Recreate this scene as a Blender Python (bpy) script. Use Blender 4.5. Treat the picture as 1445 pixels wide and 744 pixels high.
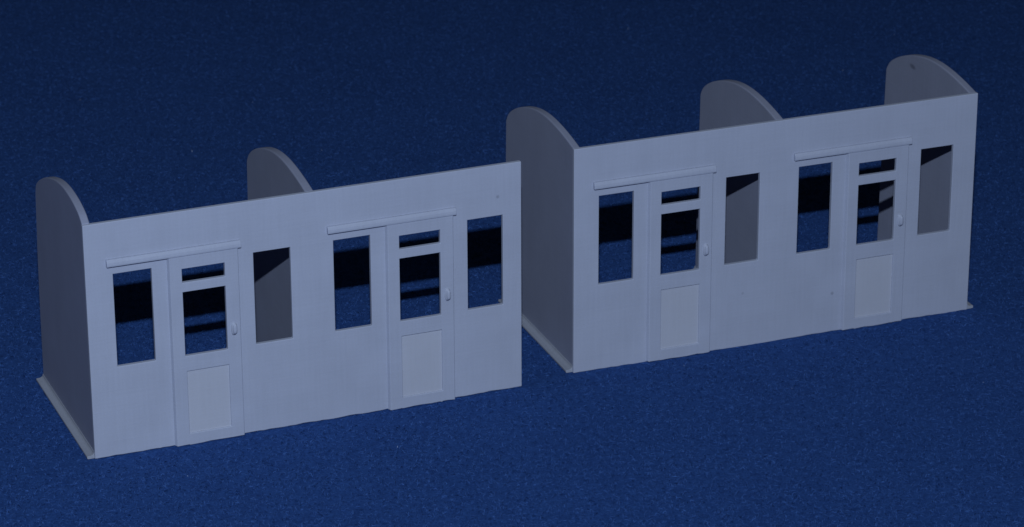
import bpy, bmesh, math, random
import numpy as np
from mathutils import Vector, Matrix, noise

# ---------------------------------------------------------------- scene reset
for o in list(bpy.data.objects):
    bpy.data.objects.remove(o)
scene = bpy.context.scene
COL = scene.collection
scene.unit_settings.scale_length = 0.01          # one unit = one centimetre
random.seed(7)

# ---------------------------------------------------------------- camera
cam_d = bpy.data.cameras.new('camera')
cam = bpy.data.objects.new('camera', cam_d)
COL.objects.link(cam)
PAN, TILT, ROLL = 0.3782, -0.3963, -0.0040
fwd = Vector((math.sin(PAN)*math.cos(TILT), math.cos(PAN)*math.cos(TILT), math.sin(TILT)))
rgt = Vector((math.cos(PAN), -math.sin(PAN), 0))
upv = rgt.cross(fwd)
r2 = rgt*math.cos(ROLL) + upv*math.sin(ROLL)
u2 = upv*math.cos(ROLL) - rgt*math.sin(ROLL)
m = Matrix((r2, u2, -fwd)).transposed().to_4x4()
m.translation = Vector((-9.5786, -38.4941, 19.1174))
cam.matrix_world = m
cam_d.sensor_width = 36.0
cam_d.lens = 4840.45/1445*36
cam_d.clip_start = 0.5
cam_d.clip_end = 1000
cam_d.dof.use_dof = True
cam_d.dof.focus_distance = 43.5
cam_d.dof.aperture_fstop = 1.2
scene.camera = cam

# ---------------------------------------------------------------- world, lamp, exposure
world = bpy.data.worlds.new('World')
scene.world = world
world.use_nodes = True
bg = world.node_tree.nodes['Background']
wn = world.node_tree                               # dim room: faint neutral ceiling, almost nothing from below
w_tc = wn.nodes.new('ShaderNodeTexCoord'); w_sep = wn.nodes.new('ShaderNodeSeparateXYZ'); w_cr = wn.nodes.new('ShaderNodeValToRGB')
wn.links.new(w_tc.outputs['Generated'], w_sep.inputs[0]); wn.links.new(w_sep.outputs['Z'], w_cr.inputs['Fac'])
w_cr.color_ramp.elements[0].position = 0.0; w_cr.color_ramp.elements[0].color = (0.35, 0.38, 0.45, 1)
w_cr.color_ramp.elements[1].position = 0.9; w_cr.color_ramp.elements[1].color = (1.0, 0.98, 0.95, 1)
wn.links.new(w_cr.outputs['Color'], bg.inputs['Color'])
bg.inputs['Strength'].default_value = 0.020

lamp_d = bpy.data.lights.new('flash_lamp', 'AREA')
lamp_d.shape = 'RECTANGLE'
lamp_d.size = 0.9
lamp_d.size_y = 0.5
lamp_d.energy = 17700
lamp_d.color = (0.640, 0.775, 0.965)
lamp = bpy.data.objects.new('flash_lamp', lamp_d)
COL.objects.link(lamp)
lamp.location = (-9.5, -38.2, 26.2)
lamp.rotation_euler = (Vector((-13.0, -8.0, 0.0)) - lamp.location).to_track_quat('-Z', 'Y').to_euler()

vs = scene.view_settings
scene.display_settings.display_device = 'sRGB'
vs.view_transform = 'Standard'
vs.look = 'None'
vs.exposure = 0.0
vs.gamma = 1.0

# ---------------------------------------------------------------- materials
def new_mat(name):
    mt = bpy.data.materials.new(name)
    mt.use_nodes = True
    nt = mt.node_tree
    return mt, nt, nt.nodes['Principled BSDF']

def resin(name, base, dots=(), axes='xz', vary=0.085):
    """matt printed resin: faint print streaks, cloudy mottling, a few dark pits"""
    mt, nt, bs = new_mat(name)
    N, L = nt.nodes.new, nt.links.new
    tc = N('ShaderNodeTexCoord')
    # cloudy mottling
    n1 = N('ShaderNodeTexNoise'); n1.inputs['Scale'].default_value = 1.7; n1.inputs['Detail'].default_value = 5
    L(tc.outputs['Object'], n1.inputs['Vector'])
    # vertical wipe / print streaks
    mp = N('ShaderNodeMapping'); mp.inputs['Scale'].default_value = (26, 26, 1.2)
    L(tc.outputs['Object'], mp.inputs['Vector'])
    n2 = N('ShaderNodeTexNoise'); n2.inputs['Scale'].default_value = 1.0; n2.inputs['Detail'].default_value = 3
    L(mp.outputs['Vector'], n2.inputs['Vector'])
    # horizontal layer lines
    mp3 = N('ShaderNodeMapping'); mp3.inputs['Scale'].default_value = (0.9, 0.9, 42)
    L(tc.outputs['Object'], mp3.inputs['Vector'])
    n3 = N('ShaderNodeTexNoise'); n3.inputs['Scale'].default_value = 1.0; n3.inputs['Detail'].default_value = 2
    L(mp3.outputs['Vector'], n3.inputs['Vector'])
    # fine tooth
    n4 = N('ShaderNodeTexNoise'); n4.inputs['Scale'].default_value = 45; n4.inputs['Detail'].default_value = 3
    L(tc.outputs['Object'], n4.inputs['Vector'])

    def math_(op, a, b):
        q = N('ShaderNodeMath'); q.operation = op
        for i, v in enumerate((a, b)):
            if isinstance(v, (int, float)): q.inputs[i].default_value = v
            else: L(v, q.inputs[i])
        return q.outputs[0]
    s = math_('MULTIPLY', math_('SUBTRACT', n1.outputs['Fac'], 0.5), vary*2.2)
    s = math_('ADD', s, math_('MULTIPLY', math_('SUBTRACT', n2.outputs['Fac'], 0.5), vary*1.1))
    s = math_('ADD', s, math_('MULTIPLY', math_('SUBTRACT', n3.outputs['Fac'], 0.5), vary*0.7))
    s = math_('ADD', s, math_('MULTIPLY', math_('SUBTRACT', n4.outputs['Fac'], 0.5), vary*1.3))
    s = math_('ADD', s, 1.0)
    if dots:
        sep = N('ShaderNodeSeparateXYZ'); L(tc.outputs['Object'], sep.inputs[0])
        a = sep.outputs['XYZ'.index(axes[0].upper())]; b = sep.outputs['XYZ'.index(axes[1].upper())]
        for (dx, dz, rad, dark) in dots:
            p = math_('POWER', math_('MULTIPLY', math_('SUBTRACT', a, dx), 0.4 if axes == 'yz' else 1.0), 2.0)
            q = math_('POWER', math_('SUBTRACT', b, dz), 2.0)
            d = math_('SQRT', math_('ADD', p, q), 0.0)
            mr = N('ShaderNodeMapRange'); mr.interpolation_type = 'SMOOTHSTEP'
            L(d, mr.inputs['Value'])
            mr.inputs['From Min'].default_value = rad*0.3; mr.inputs['From Max'].default_value = rad
            mr.inputs['To Min'].default_value = dark; mr.inputs['To Max'].default_value = 1.0
            s = math_('MULTIPLY', s, mr.outputs['Result'])
    vm = N('ShaderNodeVectorMath'); vm.operation = 'SCALE'
    vm.inputs[0].default_value = base
    L(s, vm.inputs['Scale'])
    L(vm.outputs['Vector'], bs.inputs['Base Color'])
    bs.inputs['Roughness'].default_value = 0.62
    bs.inputs['Specular IOR Level'].default_value = 0.3
    h = math_('ADD', math_('MULTIPLY', n2.outputs['Fac'], 0.5), math_('MULTIPLY', n4.outputs['Fac'], 0.35))
    h = math_('ADD', h, math_('MULTIPLY', n3.outputs['Fac'], 0.5))
    bp = N('ShaderNodeBump'); bp.inputs['Strength'].default_value = 0.22; bp.inputs['Distance'].default_value = 0.012
    L(h, bp.inputs['Height']); L(bp.outputs['Normal'], bs.inputs['Normal'])
    return mt

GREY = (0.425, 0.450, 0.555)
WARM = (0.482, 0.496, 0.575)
GREY_SHADED = (0.295, 0.312, 0.415)  # partitions: same resin as GREY, grazing-light dimming put into the colour
M_WALL_A = resin('grey_resin_wall_pitted', GREY, [(5.52, 2.754, .032, .74)])
M_WALL_B = resin('grey_resin_wall_speckled', GREY, [(3.82, 0.557, .034, .72), (2.47, 0.767, .028, .82), (3.41, 1.95, .02, .88)])
M_PART = resin('grey_resin_partition_shaded', GREY_SHADED)
M_PART_PIT = resin('grey_resin_partition_shaded_pitted', GREY_SHADED, [(1.726, 3.027, .05, .60)], 'yz')
M_TRIM = resin('grey_resin_trim', GREY)
M_FOOT = resin('grey_resin_foot', (0.345, 0.360, 0.420))
M_PANEL = resin('grey_resin_panel', WARM, vary=0.05)

def felt_material():
    mt, nt, bs = new_mat('blue_felt')
    N, L = nt.nodes.new, nt.links.new
    tc = N('ShaderNodeTexCoord')
    def nz(scale, detail, rough=0.55, dist=0.0):
        n = N('ShaderNodeTexNoise'); n.inputs['Scale'].default_value = scale
        n.inputs['Detail'].default_value = detail; n.inputs['Roughness'].default_value = rough
        n.inputs['Distortion'].default_value = dist
        L(tc.outputs['Object'], n.inputs['Vector']); return n
    big = nz(0.55, 3)
    mid = nz(9.0, 4, 0.6, 0.4)
    fine = nz(34.0, 3, 0.6, 0.6)
    def madd(a, k, b):
        q = N('ShaderNodeMath'); q.operation = 'MULTIPLY_ADD'
        L(a, q.inputs[0]); q.inputs[1].default_value = k
        if isinstance(b, float): q.inputs[2].default_value = b
        else: L(b, q.inputs[2])
        return q.outputs[0]
    f = madd(big.outputs['Fac'], 0.12, 0.04)
    f = madd(mid.outputs['Fac'], 0.35, f)
    f = madd(fine.outputs['Fac'], 0.60, f)
    cr = N('ShaderNodeValToRGB')
    e = cr.color_ramp.elements
    e[0].position = 0.40; e[0].color = (0.0105, 0.034, 0.138, 1)
    e[1].position = 0.78; e[1].color = (0.034, 0.098, 0.310, 1)
    k = e.new(0.58); k.color = (0.0195, 0.062, 0.222, 1)
    L(f, cr.inputs['Fac']); L(cr.outputs['Color'], bs.inputs['Base Color'])
    bs.inputs['Roughness'].default_value = 0.95
    bs.inputs['Specular IOR Level'].default_value = 0.05
    bs.inputs['Sheen Weight'].default_value = 0.05
    bs.inputs['Sheen Tint'].default_value = (0.3, 0.5, 1, 1)
    bp = N('ShaderNodeBump'); bp.inputs['Strength'].default_value = 0.6; bp.inputs['Distance'].default_value = 0.03
    L(f, bp.inputs['Height']); L(bp.outputs['Normal'], bs.inputs['Normal'])
    return mt
M_FELT = felt_material()

def lint_material():
    mt, nt, bs = new_mat('pale_lint')
    bs.inputs['Base Color'].default_value = (0.36, 0.44, 0.6, 1)
    bs.inputs['Roughness'].default_value = 0.9
    return mt
def fibre_material():
    mt, nt, bs = new_mat('blue_wool_fibre')
    N, L = nt.nodes.new, nt.links.new
    tc = N('ShaderNodeTexCoord')
    n = N('ShaderNodeTexNoise'); n.inputs['Scale'].default_value = 16.0; n.inputs['Detail'].default_value = 4
    L(tc.outputs['Object'], n.inputs['Vector'])
    cr = N('ShaderNodeValToRGB'); e = cr.color_ramp.elements
    e[0].position = .35; e[0].color = (0.0105, 0.038, 0.148, 1)
    e[1].position = .68; e[1].color = (0.058, 0.142, 0.410, 1)
    L(n.outputs['Fac'], cr.inputs['Fac']); L(cr.outputs['Color'], bs.inputs['Base Color'])
    bs.inputs['Roughness'].default_value = 0.9
    bs.inputs['Specular IOR Level'].default_value = 0.1
    return mt
M_LINT = lint_material()
M_FIBRE = fibre_material()

# ---------------------------------------------------------------- helpers
def link(name, bm, mat, parent=None, bevel=0.0, seg=2, smooth=False):
    bmesh.ops.remove_doubles(bm, verts=bm.verts, dist=1e-5)
    bmesh.ops.recalc_face_normals(bm, faces=bm.faces)
    me = bpy.data.meshes.new(name)
    bm.to_mesh(me); bm.free()
    me.materials.append(mat)
    if smooth:
        for p in me.polygons: p.use_smooth = True
    o = bpy.data.objects.new(name, me)
    COL.objects.link(o)
    if parent: o.parent = parent
    if bevel:
        b = o.modifiers.new('bevel', 'BEVEL')
        b.width = bevel; b.segments = seg; b.limit_method = 'ANGLE'; b.angle_limit = math.radians(35)
    return o

def plate(x0, x1, z0, z1, y0, y1, holes=(), dx=None, zj=None):
    """upright board with rectangular openings; zj(x) roughens its bottom edge"""
    bm = bmesh.new()
    xs = {x0, x1}; zs = {z0, z1}
    for (a, b, c, d) in holes: xs |= {a, b}; zs |= {c, d}
    if dx:
        n = int((x1-x0)/dx)
        for i in range(1, n):
            x = x0+(x1-x0)*i/n
            if min(abs(x-q) for q in xs) > dx*0.35: xs.add(x)
    xs = sorted(xs); zs = sorted(zs)
    def solid(i, k):
        if i < 0 or k < 0 or i >= len(xs)-1 or k >= len(zs)-1: return False
        cx = (xs[i]+xs[i+1])/2; cz = (zs[k]+zs[k+1])/2
        return not any(a < cx < b and c < cz < d for a, b, c, d in holes)
    V = {}
    def v(i, k, s):
        if (i, k, s) not in V:
            z = zs[k]
            if k == 0 and zj: z += zj(xs[i])
            V[(i, k, s)] = bm.verts.new((xs[i], y0 if s == 0 else y1, z))
        return V[(i, k, s)]
    for i in range(len(xs)-1):
        for k in range(len(zs)-1):
            if not solid(i, k): continue
            bm.faces.new((v(i,k,0), v(i+1,k,0), v(i+1,k+1,0), v(i,k+1,0)))
            bm.faces.new((v(i,k,1), v(i,k+1,1), v(i+1,k+1,1), v(i+1,k,1)))
            if not solid(i-1, k): bm.faces.new((v(i,k,0), v(i,k+1,0), v(i,k+1,1), v(i,k,1)))
            if not solid(i+1, k): bm.faces.new((v(i+1,k,0), v(i+1,k,1), v(i+1,k+1,1), v(i+1,k+1,0)))
            if not solid(i, k-1): bm.faces.new((v(i,k,0), v(i,k,1), v(i+1,k,1), v(i+1,k,0)))
            if not solid(i, k+1): bm.faces.new((v(i,k+1,0), v(i+1,k+1,0), v(i+1,k+1,1), v(i,k+1,1)))
    return bm

def spline(pts, n=8):
    out = []
    P = [Vector(p) for p in pts]
    for i in range(len(P)-1):
        p0 = P[max(i-1, 0)]; p1 = P[i]; p2 = P[i+1]; p3 = P[min(i+2, len(P)-1)]
        for k in range(n):
            t = k/n
            out.append(0.5*((2*p1)+(p2-p0)*t+(2*p0-5*p1+4*p2-p3)*t*t+(3*p1-p0-3*p2+p3)*t**3))
    out.append(P[-1])
    return [tuple(q) for q in out]

def prism_x(profile, x0, x1):
    """extrude a closed (y, z) outline from x0 to x1"""
    bm = bmesh.new()
    a = [bm.verts.new((x0, y, z)) for y, z in profile]
    b = [bm.verts.new((x1, y, z)) for y, z in profile]
    n = len(profile)
    bm.faces.new(a); bm.faces.new(b[::-1])
    for i in range(n):
        j = (i+1) % n
        bm.faces.new((a[i], a[j], b[j], b[i]))
    return bm

def prism_y(profile, y0, y1):
    """extrude a closed (x, z) outline from y0 to y1"""
    bm = bmesh.new()
    a = [bm.verts.new((x, y0, z)) for x, z in profile]
    b = [bm.verts.new((x, y1, z)) for x, z in profile]
    n = len(profile)
    bm.faces.new(a); bm.faces.new(b[::-1])
    for i in range(n):
        j = (i+1) % n
        bm.faces.new((a[i], a[j], b[j], b[i]))
    return bm

# ---------------------------------------------------------------- the cloth
GZ = -0.018
def ground():
    bm = bmesh.new()
    n = 60
    vs_ = [[None]*(n+1) for _ in range(n+1)]
    for i in range(n+1):
        for j in range(n+1):
            x = -80 + 200*i/n; y = -60 + 220*j/n
            vs_[i][j] = bm.verts.new((x, y, GZ))
    for i in range(n):
        for j in range(n):
            bm.faces.new((vs_[i][j], vs_[i+1][j], vs_[i+1][j+1], vs_[i][j+1]))
    o = link('ground_cloth', bm, M_FELT)
    o['kind'] = 'structure'
    o['label'] = 'deep blue felt cloth spread flat under the models'
    return o
ground()

# ---------------------------------------------------------------- the coach sides
H = 3.195
T = 0.06                                           # side wall thickness
PITCH = 2.9054
ARCH = [(.03, 3.195), (.34, 3.25), (.70, 3.292), (1.06, 3.302), (1.41, 3.268), (1.76, 3.186), (2.08, 3.068),
        (2.30, 2.958), (2.45, 2.850), (2.535, 2.730)]
ARCH_TALL = [(.03, 3.205), (.20, 3.30), (.52, 3.368), (.90, 3.385), (1.25, 3.345), (1.61, 3.254), (1.93, 3.136),
             (2.22, 2.992), (2.37, 2.880), (2.425, 2.740)]

def partition(parent, x0, x1, tall=False, z0=0.0, mat=None):
    arch = spline(ARCH_TALL if tall else ARCH, 7)
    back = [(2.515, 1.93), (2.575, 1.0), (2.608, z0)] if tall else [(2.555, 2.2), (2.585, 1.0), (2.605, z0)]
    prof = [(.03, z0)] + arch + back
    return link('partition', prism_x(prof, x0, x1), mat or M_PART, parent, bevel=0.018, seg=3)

def base_strip(parent, xw, side, y0=0.035, y1=2.615, z0=-0.012):
    """foot of a partition: a low flange with a coved top, thin at its outer edge"""
    s = side
    prof = [(xw-s*.03, z0), (xw+s*.088, z0), (xw+s*.098, z0+.012), (xw+s*.098, z0+.036), (xw+s*.092, z0+.041), (xw+s*.050, z0+.043),
            (xw+s*.028, z0+.050), (xw+s*.012, z0+.066), (xw+s*.004, z0+.092), (xw-s*.03, z0+.094)]
    return link('base_strip', prism_y(prof, y0, y1), M_FOOT, parent, bevel=0.004)

def make_door(parent, off, seed):
    x0, x1 = 1.048+off, 1.995+off
    yf, yb = -0.046, 0.014
    win = [(1.2346+off, 1.797+off, 2.247, 2.4348), (1.2346+off, 1.797+off, 1.236, 2.117)]
    pan = (1.2487+off, 1.806+off, 0.150, 1.0224)
    rnd = random.Random(seed)
    zj = lambda x: rnd.uniform(-.006, .006)
    bm = plate(x0, x1, -0.008, 2.64, yf, yb, win+[pan], dx=.11, zj=zj)
    for v in bm.verts:                              # moulded edges: sides slope in towards the front face
        if abs(v.co.y-yf) < 1e-6:
            if abs(v.co.x-x0) < 1e-6: v.co.x += .030
            if abs(v.co.x-x1) < 1e-6: v.co.x -= .018
    d = link('door', bm, M_TRIM, parent, bevel=0.017, seg=4)
    a, b, c, e = pan
    link('door_panel', plate(a-.02, b+.02, c-.02, e+.02, -0.024, 0.010), M_PANEL, d)
    # pull handle: small oval backplate and an upright curved grip
    hx, hz = 1.885+off, 1.515
    bm = bmesh.new()
    ring = 20
    def oval(y, rx, rz, p=2.6, ox=0):
        out = []
        for i in range(ring):
            t = 2*math.pi*i/ring
            c_, s_ = math.cos(t), math.sin(t)
            out.append(bm.verts.new((hx+ox+rx*math.copysign(abs(c_)**(2/p), c_), y, hz+rz*math.copysign(abs(s_)**(2/p), s_))))
        return out
    secs = [oval(yf+.004, .040, .088), oval(yf-.010, .040, .088), oval(yf-.013, .030, .074, ox=.006), oval(yf-.032, .027, .066, ox=.010),
            oval(yf-.043, .021, .055, ox=.011), oval(yf-.047, .010, .040, ox=.011)]
    for s0, s1 in zip(secs, secs[1:]):
        for i in range(ring):
            j = (i+1) % ring
            bm.faces.new((s0[i], s0[j], s1[j], s1[i]))
    bm.faces.new(secs[-1])
    link('handle', bm, M_TRIM, d, smooth=True)
    return d

def make_rail(parent, off):
    """half-round weather strip over a door and the window it slides past"""
    x0, x1 = 0.272+off, 2.022+off
    zc, hz = 2.653, 0.049
    prof = [(.012, zc-hz), (-.048, zc-hz), (-.055, zc-hz+.012), (-.056, zc-hz+.030), (-.052, zc+.010), (-.043, zc+hz-.016), (-.028, zc+hz), (.012, zc+hz)]
    return link('door_rail', prism_x(prof, x0, x1), M_TRIM, parent, bevel=0.007, seg=3)

def coach_side(name, label, loc, rz, length, mat, ends, tall, seed, zbot):
    root = bpy.data.objects.new(name, None)
    COL.objects.link(root)
    root.location = loc; root.rotation_euler = (0, 0, rz)
    root.empty_display_size = .3
    root['label'] = label; root['category'] = 'model coach'; root['group'] = 'unpainted grey model coach sides'
    holes = []
    for off in (0.0, PITCH):
        holes.append((0.3562+off, 0.856+off, 1.222, 2.4904))
        holes.append((2.1911+off, 2.684+off, 1.222, 2.4904))
        holes.append((1.19+off, 1.84+off, 1.19, 2.47))
    rnd = random.Random(seed)
    ph = rnd.uniform(0, 50)
    zj = lambda x: 0.008*noise.noise((x*2.3, ph, 0)) + rnd.uniform(-.004, .004)
    link('side_wall', plate(0, length, zbot, H, 0, T, holes, dx=.09, zj=zj), mat, root, bevel=0.008, seg=2)
    for off in (0.0, PITCH):
        make_door(root, off, seed+int(off*10))
        make_rail(root, off)
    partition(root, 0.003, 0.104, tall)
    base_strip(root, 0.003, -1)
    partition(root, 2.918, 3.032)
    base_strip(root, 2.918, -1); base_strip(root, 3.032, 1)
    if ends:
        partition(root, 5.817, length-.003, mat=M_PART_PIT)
        base_strip(root, length-.003, 1, y0=0.002)
    return root

coach_side('model_coach_side', 'grey unpainted model coach side with open right end, standing nearer the camera on the left',
           (0, 0, 0), 0, 5.850, M_WALL_A, False, True, 3, -0.006)
coach_side('model_coach_side', 'grey unpainted model coach side with three arched partitions, its right end closed by one',
           (6.6525, 0.1409, 0), -0.0161, 5.928, M_WALL_B, True, False, 11, -0.016)

# ---------------------------------------------------------------- fibres and lint on the felt
def strands(name, mat, count, area, lmin, lmax, rmin, rmax, label, seed, hmax, pts=4, near=1.0):
    """many short bent fibres; each starts in the cloth, arcs up and lies back down"""
    R = np.random.default_rng(seed)
    (xa, xb), (ya, yb) = area
    n = count; k = pts
    cu = R.uniform(xa, xb, n); cv = ya + (yb-ya)*R.random(n)**near
    x = cu*math.cos(.378) + cv*math.sin(.378); y = cv*math.cos(.378) - cu*math.sin(.378)
    a = R.uniform(0, 2*np.pi, n); ln = R.uniform(lmin, lmax, n); r = R.uniform(rmin, rmax, n)
    bend = R.uniform(-3.0, 3.0, n); h = hmax*R.random(n)**1.3
    skew = R.uniform(.6, 1.6, n)
    edge = np.where(x < 6.2, y, y - .141 + .0161*(x-6.65))   # wool is pressed flat under the front walls
    h = np.where((edge > -.16) & (edge < .12) & (x > -.3) & (x < 12.8), h*.25, h)
    P = np.zeros((n, k, 3))
    for i in range(k):
        t = i/(k-1)
        P[:, i, 0] = x; P[:, i, 1] = y
        P[:, i, 2] = GZ + r*.4 - .004 + h*np.sin(np.pi*t**skew)
        x = x + np.cos(a)*ln/(k-1); y = y + np.sin(a)*ln/(k-1); a = a + bend/(k-1)
    D = np.gradient(P, axis=1); D /= np.linalg.norm(D, axis=2, keepdims=True) + 1e-9
    S = np.cross(D, np.array([0, 0, 1.0])); S /= np.linalg.norm(S, axis=2, keepdims=True) + 1e-9
    U = np.cross(S, D)
    V = np.zeros((n, k, 3, 3))
    for q in range(3):
        th = 2*np.pi*q/3
        V[:, :, q] = P + r[:, None, None]*(S*np.cos(th) + U*np.sin(th))
    F = []
    base = np.arange(n)*k*3
    for i in range(k-1):
        for q in range(3):
            w = (q+1) % 3
            F.append(np.stack([base+i*3+q, base+i*3+w, base+i*3+3+w, base+i*3+3+q], 1))
    F = np.concatenate(F)
    me = bpy.data.meshes.new(name)
    me.vertices.add(n*k*3); me.vertices.foreach_set('co', V.reshape(-1).astype(np.float32))
    me.loops.add(F.size); me.loops.foreach_set('vertex_index', F.reshape(-1).astype(np.int32))
    me.polygons.add(len(F))
    me.polygons.foreach_set('loop_start', (np.arange(len(F))*4).astype(np.int32))
    me.update(calc_edges=True)
    me.materials.append(mat)
    o = bpy.data.objects.new(name, me)
    COL.objects.link(o)
    o['kind'] = 'stuff'; o['label'] = label; o['category'] = name.replace('_', ' ')
    return o
strands('felt_fibres', M_FIBRE, 340000, ((-6, 16.5), (-8, 26)), .025, .085, .0025, .006, 'loose blue wool fibres matted over the felt cloth', 5, .038, near=1.35)
strands('lint', M_LINT, 90, ((-6, 16.5), (-8, 30)), .010, .030, .0022, .0045, 'tiny pale specks of lint scattered over the blue felt', 9, .06)
